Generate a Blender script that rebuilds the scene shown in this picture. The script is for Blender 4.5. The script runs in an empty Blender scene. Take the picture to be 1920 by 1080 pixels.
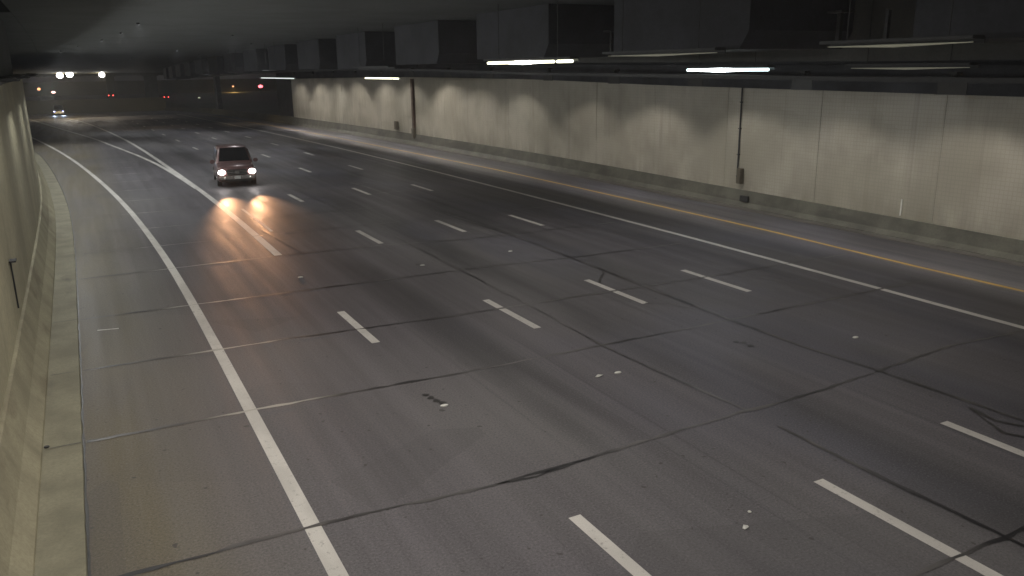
import bpy, bmesh, math, random
from mathutils import Vector, Matrix
random.seed(7)
S = bpy.context.scene
# ------------------------------------------------------------------ camera
F, PITCH, YAW, ROLL, H = 1524.7, .264511, -.481230, -.0132811, 6.46675
cd = bpy.data.cameras.new('camera'); cam = bpy.data.objects.new('camera', cd); S.collection.objects.link(cam)
cd.sensor_width = 36; cd.lens = F * 36 / 1920; cd.clip_start = .05; cd.clip_end = 6000
R = [[0.8847408538899353, -0.46590696347025656, -0.012818847375369763],
     [0.13277339339046154, 0.2255774916715625, 0.9651352346996496],
     [0.4467715831000107, 0.8555965735328135, -0.26143767114403976]]
M = Matrix(((R[0][0], R[1][0], -R[2][0], 0), (R[0][1], R[1][1], -R[2][1], 0), (R[0][2], R[1][2], -R[2][2], H), (0, 0, 0, 1)))
cam.matrix_world = M
S.camera = cam
# ------------------------------------------------------------------ night sky
w = bpy.data.worlds.new('World'); S.world = w; w.use_nodes = True
nt = w.node_tree; bg = nt.nodes['Background']
sky = nt.nodes.new('ShaderNodeTexSky'); sky.sky_type = 'NISHITA'; sky.sun_disc = False
sky.sun_elevation = math.radians(-1.5); sky.sun_rotation = math.radians(40)
hs = nt.nodes.new('ShaderNodeHueSaturation'); hs.inputs['Saturation'].default_value = .22      # city night sky: nearly grey
nt.links.new(sky.outputs[0], hs.inputs['Color']); nt.links.new(hs.outputs[0], bg.inputs[0]); bg.inputs[1].default_value = .10
S.view_settings.view_transform = 'Standard'; S.view_settings.look = 'None'
S.view_settings.exposure = 0; S.view_settings.gamma = 1; S.view_settings.use_curve_mapping = False

# light powers (W)
P_LEFT, P_MID, P_WALL, P_FILL = 110, 72, 25, 110
C_WARM = (1, .93, .86); C_COOL = (.92, .95, 1.0)

# ------------------------------------------------------------------ road alignment
K0, K1, K2 = 2.863e-5, 1.19324e-5, -2.69005e-5
GR = -.79515e-4
NS = 4000; DS = .25
_x = [0.]; _y = [0.]; _t = [0.]
for i in range(1, NS):
    s = i * DS; sc = min(s, 160)
    th = K0 * sc + K1 * max(sc - 20, 0) ** 2 / 2 + K2 * max(sc - 60, 0) ** 2 / 2
    _x.append(_x[-1] - math.sin((th + _t[-1]) / 2) * DS); _y.append(_y[-1] + math.cos((th + _t[-1]) / 2) * DS); _t.append(th)
def zr(s):
    if s < 20: return 0.
    if s < 240: return GR * (s - 20) ** 2
    return GR * 220 ** 2 + 2 * GR * 220 * (s - 240)
def P(s, o, h=0.):
    if s < 0: return Vector((o, s, h))
    i = min(int(s / DS), NS - 2); f = s / DS - i
    x = _x[i] * (1 - f) + _x[i + 1] * f; y = _y[i] * (1 - f) + _y[i + 1] * f; t = _t[i] * (1 - f) + _t[i + 1] * f
    return Vector((x + o * math.cos(t), y + o * math.sin(t), h + zr(s)))
def heading(s):
    return _t[min(max(int(s / DS), 0), NS - 1)]
def interp(tab, s):
    if s <= tab[0][0]: return tab[0][1]
    for (a, b), (c, d) in zip(tab, tab[1:]):
        if s <= c:
            k = (s - a) / (c - a); return b + (d - b) * k
    (a, b), (c, d) = tab[-2:]
    return d + (d - b) / (c - a) * (s - c)
def frange(a, b, st):
    n = max(1, int(math.ceil((b - a) / st))); return [a + (b - a) * i / n for i in range(n + 1)]
def smooth(tab, n=2):
    # resample and average so that traced points make a fair curve
    a, b = tab[0][0], tab[-1][0]
    q = [(s, interp(tab, s)) for s in frange(a, b, 3)]
    for _ in range(n * 3):
        q = [q[0]] + [(q[i][0], (q[i - 1][1] + 2 * q[i][1] + q[i + 1][1]) / 4) for i in range(1, len(q) - 1)] + [q[-1]]
    return q
LEFT_LINE = smooth([(-40, 2.29), (9.5, 2.27), (27, 2.32), (31, 2.26), (40.4, 1.93), (46.7, 1.68), (54.3, 1.18), (63.9, .54), (79.5, -.64), (98.1, -2.41), (150, -7.8), (300, -24)])
GUT_L = smooth([(-60, -.65), (38, -.66), (47.3, -.82), (57.5, -1.27), (68.7, -1.82), (82.2, -2.6), (98, -4.3), (150, -9.8), (300, -26)])
GORE_U = smooth([(29.5, 5.86), (40, 5.94), (50, 5.82), (60.5, 5.65), (70.6, 5.58), (79.8, 5.5), (93.2, 5.32), (113.7, 4.75), (140.7, 3.6), (170.9, 1.46), (211.2, -2.59), (300, -14)])
GORE_L = smooth([(50, 5.75), (54.1, 5.66), (63.3, 5.38), (71.4, 4.92), (79.3, 4.26), (89.1, 3.42), (102.6, 2.42), (111.5, 1.44), (150, -2.6), (300, -19)])

# ------------------------------------------------------------------ helpers
def link(o, parent=None):
    S.collection.objects.link(o)
    if parent: o.parent = parent
    return o
SPLIT = {'hanger', 'clamp', 'grille_bar', 'tube', 'glue_patch', 'housing', 'can', 'bracket'}
def obj(name, bm, mat, parent=None, smooth_=False, kind=None):
    if name in SPLIT:
        left = set(bm.faces); isl = []
        while left:
            st = [left.pop()]; grp = list(st)
            while st:
                for e in st.pop().edges:
                    for f2 in e.link_faces:
                        if f2 in left: left.remove(f2); grp.append(f2); st.append(f2)
            isl.append([[tuple(v.co) for v in f.verts] for f in grp])
        if len(isl) > 1:
            bm.free()
            for fs in isl:
                b2 = bmesh.new()
                for f in fs: b2.faces.new([b2.verts.new(c) for c in f])
                bmesh.ops.remove_doubles(b2, verts=b2.verts, dist=1e-5); o = obj(name, b2, mat, parent, smooth_)
            return o
    me = bpy.data.meshes.new(name); bmesh.ops.recalc_face_normals(bm, faces=bm.faces); bm.to_mesh(me); bm.free()
    if smooth_:
        for p in me.polygons: p.use_smooth = True
    me.materials.append(mat)
    o = link(bpy.data.objects.new(name, me), parent)
    if kind: o['kind'] = kind
    return o
def tag(o, label, cat, group=None):
    o['label'] = label; o['category'] = cat
    if group: o['group'] = group
    return o
def thing(name, label, cat, loc=(0, 0, 0), rz=0, group=None):
    o = bpy.data.objects.new(name, None); link(o); o.location = loc; o.rotation_euler = (0, 0, rz); o.empty_display_size = .3
    return tag(o, label, cat, group)
def box(bm, c, size, rz=0, bevel=0, ry=0):
    m = Matrix.Translation(c) @ Matrix.Rotation(rz, 4, 'Z') @ Matrix.Rotation(ry, 4, 'X') @ Matrix.Diagonal((*size, 1))
    r = bmesh.ops.create_cube(bm, size=1, matrix=m)
    if bevel:
        es = list({e for v in r['verts'] for e in v.link_edges})
        bmesh.ops.bevel(bm, geom=es, offset=bevel, segments=2, affect='EDGES')
def cyl(bm, a, b, r, r2=None, n=14):
    a, b = Vector(a), Vector(b); d = b - a; L = d.length
    q = d.to_track_quat('Z', 'Y').to_matrix().to_4x4()
    bmesh.ops.create_cone(bm, cap_ends=True, segments=n, radius1=r, radius2=r if r2 is None else r2, depth=L, matrix=Matrix.Translation((a + b) / 2) @ q)
def sweep(bm, prof, s0, s1, st=2., off=None, hf=None):
    """profile points (offset, height) swept along the road; off(s) adds to the offset, hf(s,h) maps heights"""
    rows = []
    for s in frange(s0, s1, st):
        a = off(s) if off else 0
        rows.append([bm.verts.new(P(s, o + a, hf(s, h) if hf else h)) for o, h in prof])
    for r0, r1 in zip(rows, rows[1:]):
        for i in range(len(prof) - 1): bm.faces.new((r0[i], r0[i + 1], r1[i + 1], r1[i]))
    return rows
def solid(bm, prof, s0, s1, st=2., off=None, hf=None):
    rows = sweep(bm, prof + [prof[0]], s0, s1, st, off, hf)
    bmesh.ops.remove_doubles(bm, verts=bm.verts, dist=1e-4)
    for s in (s0, s1):
        a = off(s) if off else 0
        bm.faces.new([bm.verts.new(P(s, o + a, hf(s, h) if hf else h)) for o, h in prof])
    bmesh.ops.remove_doubles(bm, verts=bm.verts, dist=1e-4)
def ribbon(bm, pts, wd, h, wob=0., taper=0.):
    """flat strip on the road through (s,o) points"""
    q = [P(s, o, h) for s, o in pts]; vs = []
    n = len(q)
    for i, p in enumerate(q):
        d = (q[min(i + 1, n - 1)] - q[max(i - 1, 0)]); d.z = 0; d.normalize(); nrm = Vector((-d.y, d.x, 0))
        ww = wd / 2 * (1 + random.uniform(-wob, wob))
        if taper: ww *= min(1, (min(i, n - 1 - i) + .15) / taper)
        vs.append((bm.verts.new(p + nrm * ww), bm.verts.new(p - nrm * ww)))
    for a, b in zip(vs, vs[1:]): bm.faces.new((a[0], a[1], b[1], b[0]))

# ------------------------------------------------------------------ materials
class NT:
    def __init__(s, name, rough=.6, metal=0, spec=.5):
        s.m = bpy.data.materials.new(name); s.m.use_nodes = True; s.t = s.m.node_tree; s.b = s.t.nodes['Principled BSDF']
        s.b.inputs['Roughness'].default_value = rough; s.b.inputs['Metallic'].default_value = metal
        s.b.inputs['Specular IOR Level'].default_value = spec
    def n(s, ty, **k):
        a = s.t.nodes.new(ty)
        for x, y in k.items():
            if hasattr(a, x): setattr(a, x, y)
            else: a.inputs[x].default_value = y
        return a
    def l(s, a, b): s.t.links.new(a, b)
    def pos(s, scale=(1, 1, 1), loc=(0, 0, 0)):
        g = s.n('ShaderNodeNewGeometry'); mp = s.n('ShaderNodeMapping'); s.l(g.outputs['Position'], mp.inputs[0])
        mp.inputs['Scale'].default_value = scale; mp.inputs['Location'].default_value = loc; return mp.outputs[0]
    def noise(s, scale=(1, 1, 1), sc=1, det=4, rough=.55, loc=(0, 0, 0), dist=0):
        t = s.n('ShaderNodeTexNoise'); t.inputs['Scale'].default_value = sc; t.inputs['Detail'].default_value = det; t.inputs['Roughness'].default_value = rough; t.inputs['Distortion'].default_value = dist
        s.l(s.pos(scale, loc), t.inputs['Vector']); return t.outputs['Fac']
    def ramp(s, f, a, b, lo=0., hi=1.):
        m = s.n('ShaderNodeMapRange'); m.inputs['From Min'].default_value = a; m.inputs['From Max'].default_value = b
        m.inputs['To Min'].default_value = lo; m.inputs['To Max'].default_value = hi; m.interpolation_type = 'SMOOTHSTEP'; s.l(f, m.inputs['Value']); return m.outputs['Result']
    def math(s, op, a, b=None, c=None):
        m = s.n('ShaderNodeMath', operation=op)
        for i, v in enumerate((a, b, c)):
            if v is None: continue
            if isinstance(v, (int, float)): m.inputs[i].default_value = v
            else: s.l(v, m.inputs[i])
        return m.outputs[0]
    def mix(s, f, a, b, mode='MIX'):
        m = s.n('ShaderNodeMix', data_type='RGBA', blend_type=mode)
        for i, v in ((0, f), (6, a), (7, b)):
            if isinstance(v, (int, float)): m.inputs[i].default_value = v
            elif isinstance(v, tuple): m.inputs[i].default_value = (*v, 1) if len(v) == 3 else v
            else: s.l(v, m.inputs[i])
        return m.outputs[2]
    def sep(s):
        g = s.n('ShaderNodeNewGeometry'); x = s.n('ShaderNodeSeparateXYZ'); s.l(g.outputs['Position'], x.inputs[0]); return x.outputs
    def color(s, c): s.l(c, s.b.inputs['Base Color'])
    def bump(s, f, strength=.3, dist=.01):
        b = s.n('ShaderNodeBump'); b.inputs['Strength'].default_value = strength; b.inputs['Distance'].default_value = dist
        s.l(f, b.inputs['Height']); s.l(b.outputs[0], s.b.inputs['Normal'])
def mat_road():
    k = NT('worn_concrete_pavement', .5)
    base = (.110, .103, .114)
    streak = k.noise((2.4, .045, 1), 1, 5)
    c = k.mix(k.ramp(streak, .3, .72), tuple(v * .80 for v in base), tuple(v * 1.18 for v in base))
    blot = k.noise((.16, .06, 1), 1, 3)
    c = k.mix(k.ramp(blot, .38, .66, 0, .75), c, (.155, .150, .150))
    x, y, z = k.sep()
    # oil drip band down the middle of each lane
    ln = k.math('FRACT', k.math('DIVIDE', k.math('SUBTRACT', x, 5.9), 3.72))
    d = k.math('ABSOLUTE', k.math('SUBTRACT', ln, .5))
    band = k.ramp(d, .05, .30, 1, 0)
    inl = k.math('MULTIPLY', k.ramp(x, 6.4, 7.2), k.ramp(x, 20.2, 19.2))
    pat = k.ramp(k.noise((.5, .075, 1), 1, 2, loc=(3, 1, 0)), .38, .60, .2, 1)
    oil = k.math('MULTIPLY', k.math('MULTIPLY', band, pat), inl)
    c = k.mix(k.math('MULTIPLY', oil, .72), c, (.034, .034, .038))
    # rubber streaks
    rub = k.ramp(k.noise((5.5, .03, 1), 1, 3, loc=(9, 4, 0)), .56, .72, 0, .45)
    c = k.mix(k.math('MULTIPLY', rub, k.ramp(x, 3, 6)), c, (.05, .05, .055))
    # dusty shoulder by the kerb
    sh = k.math('MULTIPLY', k.ramp(x, 2.6, -.2), k.ramp(k.noise((.7, .12, 1), 1, 4), .25, .7, .4, 1))
    c = k.mix(k.math('MULTIPLY', sh, .8), c, (.150, .126, .068))
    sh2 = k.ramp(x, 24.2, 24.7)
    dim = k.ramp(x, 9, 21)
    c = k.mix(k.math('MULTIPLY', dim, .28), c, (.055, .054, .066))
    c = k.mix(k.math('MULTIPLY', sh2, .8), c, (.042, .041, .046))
    bl = k.ramp(k.noise((.25, .12, 1), 1, 2, loc=(20, 7, 0)), .45, .65, 0, .55)
    c = k.mix(k.math('MULTIPLY', bl, k.ramp(x, 6, 12)), c, (.105, .105, .135))
    sp = k.noise((1, 1, 1), 26, 4, .8)
    c = k.mix(k.ramp(sp, .50, .68, .0, .7), c, k.mix(.5, c, (.27, .26, .25)))
    c = k.mix(k.ramp(sp, .50, .34, .0, .6), c, (.045, .043, .042))
    pt = k.n('ShaderNodeTexVoronoi', feature='F1'); pt.inputs['Scale'].default_value = 1; k.l(k.pos((.27, .22, 1)), pt.inputs['Vector'])
    vc = k.n('ShaderNodeSeparateColor'); k.l(pt.outputs['Color'], vc.inputs[0])
    c = k.mix(k.ramp(vc.outputs[0], .55, 1, 0, .25), c, (.07, .068, .07))
    dots = k.ramp(k.noise((1, 1, 1), 6, 1, loc=(1, 3, 0)), .72, .77, 0, .8)
    c = k.mix(dots, c, (.05, .048, .045))
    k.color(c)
    k.l(k.ramp(k.noise((1.6, .06, 1), 1, 4, loc=(5, 5, 0)), .3, .7, .50, .64), k.b.inputs['Roughness']); k.b.inputs['Specular IOR Level'].default_value = .35
    k.bump(k.math('ADD', sp, k.math('MULTIPLY', k.noise((40, .6, 1), 1, 2), .5)), .35, .006)
    return k.m
def mat_conc(name, col, rough=.75, var=.25, sc=1., stain=None, streak=False, stain_col=(.08, .075, .06)):
    k = NT(name, rough)
    n1 = k.noise((1, 1, 1), .7 * sc, 6, .6); n2 = k.noise((1, 1, 1), 14 * sc, 4, .6)
    c = k.mix(k.ramp(n1, .3, .7), tuple(v * (1 - var) for v in col), tuple(v * (1 + var) for v in col))
    c = k.mix(k.ramp(n2, .35, .7, 0, .35), c, tuple(v * .6 for v in col))
    if streak:
        c = k.mix(k.ramp(k.noise((1.4, 1.4, .07), 1, 4), .52, .75, 0, .5), c, tuple(v * .62 for v in col))
    if stain:
        c = k.mix(k.ramp(k.noise((1, .35, 1), 1.1, 5, loc=(4, 2, 1)), stain, stain + .15, 0, .7), c, stain_col)
    k.color(c); k.bump(n2, .3, .01); return k.m
def mat_tile():
    k = NT('small_cream_wall_tile', .38)
    x, y, z = k.sep()
    def grid(v, p, wd):
        f = k.math('FRACT', k.math('DIVIDE', v, p)); return k.ramp(k.math('ABSOLUTE', k.math('SUBTRACT', f, .5)), .5 - wd, .5 - wd * .5)
    g = k.math('MAXIMUM', grid(y, .15, .10), grid(z, .15, .10))
    n = k.noise((.3, .3, .3), 1, 4); fine = k.noise((1, 3, .4), 1, 5, .65)
    c = k.mix(k.ramp(n, .35, .65), (.30, .28, .225), (.41, .385, .32))
    c = k.mix(k.ramp(fine, .5, .75, 0, .22), c, (.27, .245, .19))
    pan = k.n('ShaderNodeTexWhiteNoise', noise_dimensions='1D'); k.l(k.math('FLOOR', k.math('DIVIDE', y, 1.83)), pan.inputs['W'])
    c = k.mix(k.ramp(pan.outputs['Value'], 0, 1, 0, .16), c, (.27, .26, .22))
    run = k.math('MULTIPLY', k.ramp(k.noise((1, 2.2, .05), 1, 3, loc=(0, 3, 0)), .56, .70), k.ramp(k.noise((1, .4, .5), 1, 3), .35, .6))
    c = k.mix(k.math('MULTIPLY', run, .28), c, (.17, .15, .115))
    cells = k.n('ShaderNodeTexVoronoi', feature='F1', distance='CHEBYCHEV'); cells.inputs['Scale'].default_value = 1; k.l(k.pos((.01, .55, .8)), cells.inputs['Vector'])
    cc = k.n('ShaderNodeSeparateColor'); k.l(cells.outputs['Color'], cc.inputs[0])
    c = k.mix(k.ramp(cc.outputs[1], .7, 1, 0, .22), c, (.25, .23, .17))
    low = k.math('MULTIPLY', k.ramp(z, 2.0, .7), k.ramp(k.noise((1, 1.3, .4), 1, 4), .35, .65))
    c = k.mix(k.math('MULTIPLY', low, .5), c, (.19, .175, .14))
    c = k.mix(k.math('MULTIPLY', g, .22), c, (.17, .16, .13))
    k.color(c); k.bump(k.math('SUBTRACT', 1, g), .25, .004)
    k.l(k.ramp(fine, .3, .7, .3, .5), k.b.inputs['Roughness']); return k.m
def mat_paint(name, col, wear=.62):
    k = NT(name, .6)
    n = k.noise((1, 1, 1), 9, 5, .7); f = k.noise((1, 1, 1), 55, 2)
    c = k.mix(k.ramp(n, wear - .06, wear + .10, 0, .8), col, (.14, .135, .125))
    c = k.mix(k.ramp(k.noise((1.5, .5, 1), 1, 3), .40, .62, 0, .35), c, tuple(v * .55 for v in col))
    c = k.mix(k.ramp(f, .4, .7, 0, .3), c, tuple(v * .7 for v in col))
    k.color(c); k.bump(f, .2, .004); return k.m
def mat_plain(name, col, rough=.5, metal=0., var=.12, sc=8):
    k = NT(name, rough, metal)
    n = k.noise((1, 1, 1), sc, 4)
    k.color(k.mix(k.ramp(n, .3, .7), tuple(v * (1 - var) for v in col), tuple(v * (1 + var) for v in col))); k.bump(n, .08, .003); return k.m
def mat_emit(name, col, st):
    k = NT(name, .4)
    n = k.noise((1, 1, 1), 4, 2)
    k.l(k.ramp(n, 0, 1, st * .85, st * 1.15), k.b.inputs['Emission Strength'])
    k.b.inputs['Base Color'].default_value = (*[v * .5 for v in col], 1); k.b.inputs['Emission Color'].default_value = (*col, 1); return k.m
MT = dict(
    road=mat_road(),
    white=mat_paint('worn_white_road_paint', (.62, .60, .56)),
    yellow=mat_paint('worn_yellow_road_paint', (.46, .29, .055), .66),
    seal=None, crack=mat_plain('crack_filler', (.035, .034, .034), .45, 0, .3),
    gutter=mat_conc('pale_gutter_concrete', (.25, .235, .165), .7, .2, 1.3, .60, stain_col=(.11, .10, .08)),
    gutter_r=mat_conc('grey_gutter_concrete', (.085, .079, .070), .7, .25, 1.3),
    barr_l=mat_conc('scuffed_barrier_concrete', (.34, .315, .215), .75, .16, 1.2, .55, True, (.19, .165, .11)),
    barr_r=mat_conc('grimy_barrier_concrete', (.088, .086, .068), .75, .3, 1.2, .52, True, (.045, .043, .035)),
    wall_l=mat_conc('painted_wall_concrete', (.45, .42, .29), .7, .14, .5, None, True),
    tile=mat_tile(),
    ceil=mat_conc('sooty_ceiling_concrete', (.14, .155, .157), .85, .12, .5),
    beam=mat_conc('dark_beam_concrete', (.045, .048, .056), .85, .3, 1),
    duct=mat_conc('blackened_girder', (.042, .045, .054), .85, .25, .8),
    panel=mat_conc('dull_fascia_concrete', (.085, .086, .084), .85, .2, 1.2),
    metal=mat_plain('dark_galvanised_steel', (.04, .042, .045), .6, .4),
    rust=mat_conc('rusty_pipe_steel', (.085, .055, .042), .8, .35, 4),
    boxg=mat_plain('brown_painted_steel', (.10, .088, .065), .55, .2),
    lamp_w=mat_emit('warm_lit_tube', (1, 1, .72), 4.), lamp_c=mat_emit('cool_lit_tube', (.78, 1, 1), 4.),
    lamp_hot_w=mat_emit('bright_warm_tube', (1, .97, .86), 14.), lamp_hot_c=mat_emit('bright_cool_tube', (.9, 1, 1), 14.),
    lamp_d=mat_emit('dim_lit_tube', (.85, .85, .66), .05),
    lamp_m=mat_emit('half_lit_tube', (.9, 1, .95), 1.0),
    ground=mat_conc('dark_dry_earth', (.05, .045, .035), .95, .4, .2),
    far=mat_conc('distant_concrete', (.10, .09, .055), .85, .2, .2),
)
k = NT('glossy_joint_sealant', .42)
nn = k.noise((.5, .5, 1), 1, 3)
sx_ = k.sep()[0]; glint = k.math('MULTIPLY', k.math('MULTIPLY', k.ramp(sx_, 1.0, 2.2), k.math('MULTIPLY', k.ramp(sx_, 4.4, 3.0), k.ramp(k.sep()[1], 11.4, 15))), .85)  # lamp glints near the left edge line, painted into the sealant colour
k.color(k.mix(glint, k.mix(k.ramp(nn, .42, .62), (.014, .014, .016), (.09, .086, .084)), (.46, .45, .41)))
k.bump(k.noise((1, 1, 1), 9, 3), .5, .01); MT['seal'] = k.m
k = NT('smoked_glass', .08, 0, .6); k.color(k.mix(k.ramp(k.noise((1, 1, 1), 2, 2), .3, .7), (.008, .008, .01), (.014, .013, .014))); MT['glass'] = k.m
k = NT('dark_red_car_paint', .28, .25); k.b.inputs['Coat Weight'].default_value = .6; k.color(k.mix(k.ramp(k.noise((1, 1, 1), 3, 3), .3, .7), (.15, .085, .083), (.18, .105, .10))); MT['redpaint'] = k.m
k = NT('dark_car_paint', .35, .2); k.color(k.mix(k.ramp(k.noise((1, 1, 1), 3, 3), .3, .7), (.03, .03, .034), (.05, .05, .055))); MT['darkpaint'] = k.m
MT['chrome'] = mat_plain('dull_chrome', (.45, .44, .42), .25, .9)
MT['tyre'] = mat_plain('tyre_rubber', (.02, .02, .02), .85)
MT['black'] = mat_plain('black_plastic', (.02, .02, .02), .6)
MT['head'] = mat_emit('lit_headlamp_warm', (1, .92, .88), 40.)
MT['headblue'] = mat_emit('lit_headlamp_blue', (.42, .46, 1), 3.4)
MT['tail'] = mat_emit('lit_tail_lamp', (1, .06, .05), 16.)
MT['tailoff'] = mat_plain('red_lamp_plastic', (.25, .02, .02), .3)
MT['flood'] = mat_emit('lit_floodlight', (1, .96, .9), 30.)
MT['redsig'] = mat_emit('lit_red_signal', (1, .12, .14), 6.)
MT['pinksig'] = mat_emit('lit_pink_signal', (1, .55, .5), 5.)
MT['amber'] = mat_emit('lit_amber_lamp', (1, .42, .18), 2.5)
MT['dimgreen'] = mat_emit('lit_pale_lamp', (.7, .75, .5), .8)
MT['plate'] = mat_plain('plate_enamel', (.5, .5, .48), .4)
MT['stud'] = mat_plain('ceramic_stud', (.62, .62, .58), .35)

# ------------------------------------------------------------------ ground
def corridor(s, o):
    if s > 318: return False
    if s < 105: return True
    return interp(GUT_L, s) - 3 < o < 27.9
bm = bmesh.new()
ss = [-900, -300, -80, 0, 50, 100, 112, 116] + frange(125, 315, 10) + [318, 319, 330, 360, 420, 520, 700, 990]
oo = [-900, -300, -100, -60, -45] + frange(-40, 24, 4) + [27.85, 28.2, 34, 50, 90, 150, 300, 900]
gv = []
for s in ss:
    row = []
    for o in oo:
        p = P(s, o)
        p.z = (zr(s) - .12) if corridor(s, o) else (max(-3.0, zr(s) + .25) if s < 318 else -3.0)
        row.append(bm.verts.new(p))
    gv.append(row)
for a, b in zip(gv, gv[1:]):
    for i in range(len(oo) - 1): bm.faces.new((a[i], a[i + 1], b[i + 1], b[i]))
obj('ground', bm, MT['ground'], kind='structure')

# ------------------------------------------------------------------ road sheet and its markings
bm = bmesh.new(); rows = []
for s in frange(-60, 316, 2.):
    l = interp(GUT_L, s); rows.append([bm.verts.new(P(s, l + (26.62 - l) * i / 14)) for i in range(15)])
for a, b in zip(rows, rows[1:]):
    for i in range(14): bm.faces.new((a[i], a[i + 1], b[i + 1], b[i]))
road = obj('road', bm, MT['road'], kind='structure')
LINES = {'A': (5.787, [9.169, 21.36]), 'B': (9.786, None), 'C': (13.528, None), 'D': (16.922, None)}
DASH = 3.05
def dash(s, o, wd=.21, L=DASH, h=.004):
    bm = bmesh.new(); ribbon(bm, [(s - L * i / 6, o) for i in range(7)], wd, h); obj('lane_marking', bm, MT['white'], road)
fine = {'A': [9.169, 21.36], 'B': [8.194 + 12.19 * i for i in range(13)], 'C': [8.634 + 12.19 * i for i in range(14)], 'D': [8.106 + 12.19 * i for i in range(15)]}
for key, (o, _) in LINES.items():
    for s in fine[key]: dash(s, o)
dash(41.3 - .2, 6.65, .13, 6.8)      # the short extra stroke beside the merge line
for s, o in ((-4, 5.787), (-4, 9.786), (-4, 13.528), (-4, 16.922)): dash(s, o)
def line(name, tab, s0, s1, wd, m, h=.004):
    bm = bmesh.new(); ribbon(bm, [(s, interp(tab, s)) for s in frange(s0, s1, 1.)], wd, h); return obj(name, bm, m, road)
line('edge_line', LEFT_LINE, -40, 170, .24, MT['white'])
line('solid_line', [(-40, 20.33), (11.3, 20.35), (16, 20.44), (24, 20.54), (50, 20.55), (90, 20.6), (150, 20.72), (200, 20.8)], -40, 200, .22, MT['white'])
line('yellow_line', [(-40, 23.65), (13.3, 23.72), (17, 23.77), (23.6, 24.08), (30, 24.14), (48, 24.36), (56, 24.24), (67, 24.18), (93, 24.35), (150, 24.5), (200, 24.6)], -40, 200, .17, MT['yellow'])
line('gore_line', GORE_U, 29.5, 240, .28, MT['white'], .005)
line('gore_line', GORE_L, 50, 200, .26, MT['white'], .009)
bm = bmesh.new(); ribbon(bm, [(22.9, -.23), (22.85, 0), (22.8, .27)], .07, .006); obj('shoulder_marking', bm, MT['white'], road)
# transverse joints, wobbling a little, sealant of uneven width
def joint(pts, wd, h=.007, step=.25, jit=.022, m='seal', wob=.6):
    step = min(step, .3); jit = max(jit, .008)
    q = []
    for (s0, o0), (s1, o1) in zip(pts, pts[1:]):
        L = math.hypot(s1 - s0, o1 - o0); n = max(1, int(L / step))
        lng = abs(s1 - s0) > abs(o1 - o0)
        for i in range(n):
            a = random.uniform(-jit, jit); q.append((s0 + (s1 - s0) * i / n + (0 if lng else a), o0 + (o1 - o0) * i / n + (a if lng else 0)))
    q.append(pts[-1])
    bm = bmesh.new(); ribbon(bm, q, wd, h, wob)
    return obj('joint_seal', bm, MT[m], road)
s = 10.72
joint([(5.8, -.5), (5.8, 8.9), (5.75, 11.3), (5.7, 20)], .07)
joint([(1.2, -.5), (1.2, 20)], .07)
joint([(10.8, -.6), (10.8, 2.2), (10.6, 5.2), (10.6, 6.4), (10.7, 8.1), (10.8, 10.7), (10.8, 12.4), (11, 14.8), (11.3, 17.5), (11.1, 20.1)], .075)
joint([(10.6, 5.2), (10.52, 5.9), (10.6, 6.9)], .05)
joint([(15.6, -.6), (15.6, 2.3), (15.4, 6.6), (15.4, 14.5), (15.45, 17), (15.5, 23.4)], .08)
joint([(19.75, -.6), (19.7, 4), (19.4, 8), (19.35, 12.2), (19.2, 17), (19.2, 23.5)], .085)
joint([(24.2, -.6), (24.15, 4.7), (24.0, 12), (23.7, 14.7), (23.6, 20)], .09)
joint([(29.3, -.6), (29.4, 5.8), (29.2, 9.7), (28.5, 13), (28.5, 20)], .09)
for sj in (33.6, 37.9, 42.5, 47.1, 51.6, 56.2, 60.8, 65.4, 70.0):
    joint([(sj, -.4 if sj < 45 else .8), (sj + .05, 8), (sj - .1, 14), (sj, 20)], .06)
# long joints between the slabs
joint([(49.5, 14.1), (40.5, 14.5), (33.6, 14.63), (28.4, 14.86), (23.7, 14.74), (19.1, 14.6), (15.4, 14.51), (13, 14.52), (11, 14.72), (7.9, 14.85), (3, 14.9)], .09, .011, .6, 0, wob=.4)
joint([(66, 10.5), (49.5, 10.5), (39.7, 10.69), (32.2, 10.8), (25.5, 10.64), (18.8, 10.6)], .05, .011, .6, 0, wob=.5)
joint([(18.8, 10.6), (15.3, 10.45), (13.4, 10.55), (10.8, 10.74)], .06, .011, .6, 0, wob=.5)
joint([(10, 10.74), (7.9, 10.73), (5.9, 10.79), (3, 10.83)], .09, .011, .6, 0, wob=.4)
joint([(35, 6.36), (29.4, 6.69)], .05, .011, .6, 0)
joint([(21.5, 14.65), (20.9, 14.12), (20.3, 13.68)], .06, .013, .2, .06, 'crack')
joint([(17.8, 13.53), (17.4, 14.01), (16.8, 14.25)], .04, .013, .3, .04, 'crack')
joint([(8.8, 14.57), (8.2, 14.42), (7.8, 14.62), (6.9, 14.5)], .06, .013, .3, .03, 'crack')
joint([(8.8, 14.57), (8.3, 14.25), (7.8, 14.0), (7.5, 14.2)], .06, .015, .3, .03, 'crack')
# old marker pads: dark glue patches
def patch(pts, r):
    bm = bmesh.new()
    for i, (s0, o0) in enumerate(pts):
        vs = [bm.verts.new(P(s0 + math.sin(a) * r * random.uniform(.7, 1.2), o0 + math.cos(a) * r * random.uniform(.7, 1.2), .008 + .001 * i)) for a in [j * math.tau / 9 for j in range(9)]]
        bm.faces.new(vs)
    obj('glue_patch', bm, MT['crack'], road)
patch([(14.62, 5.6), (14.42, 5.64), (14.22, 5.68), (14.06, 5.74)], .08)
patch([(14.0, 13.40), (13.85, 13.52), (13.6, 13.50)], .08)
patch([(25.5, 9.72), (25.3, 9.75)], .10)
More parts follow.
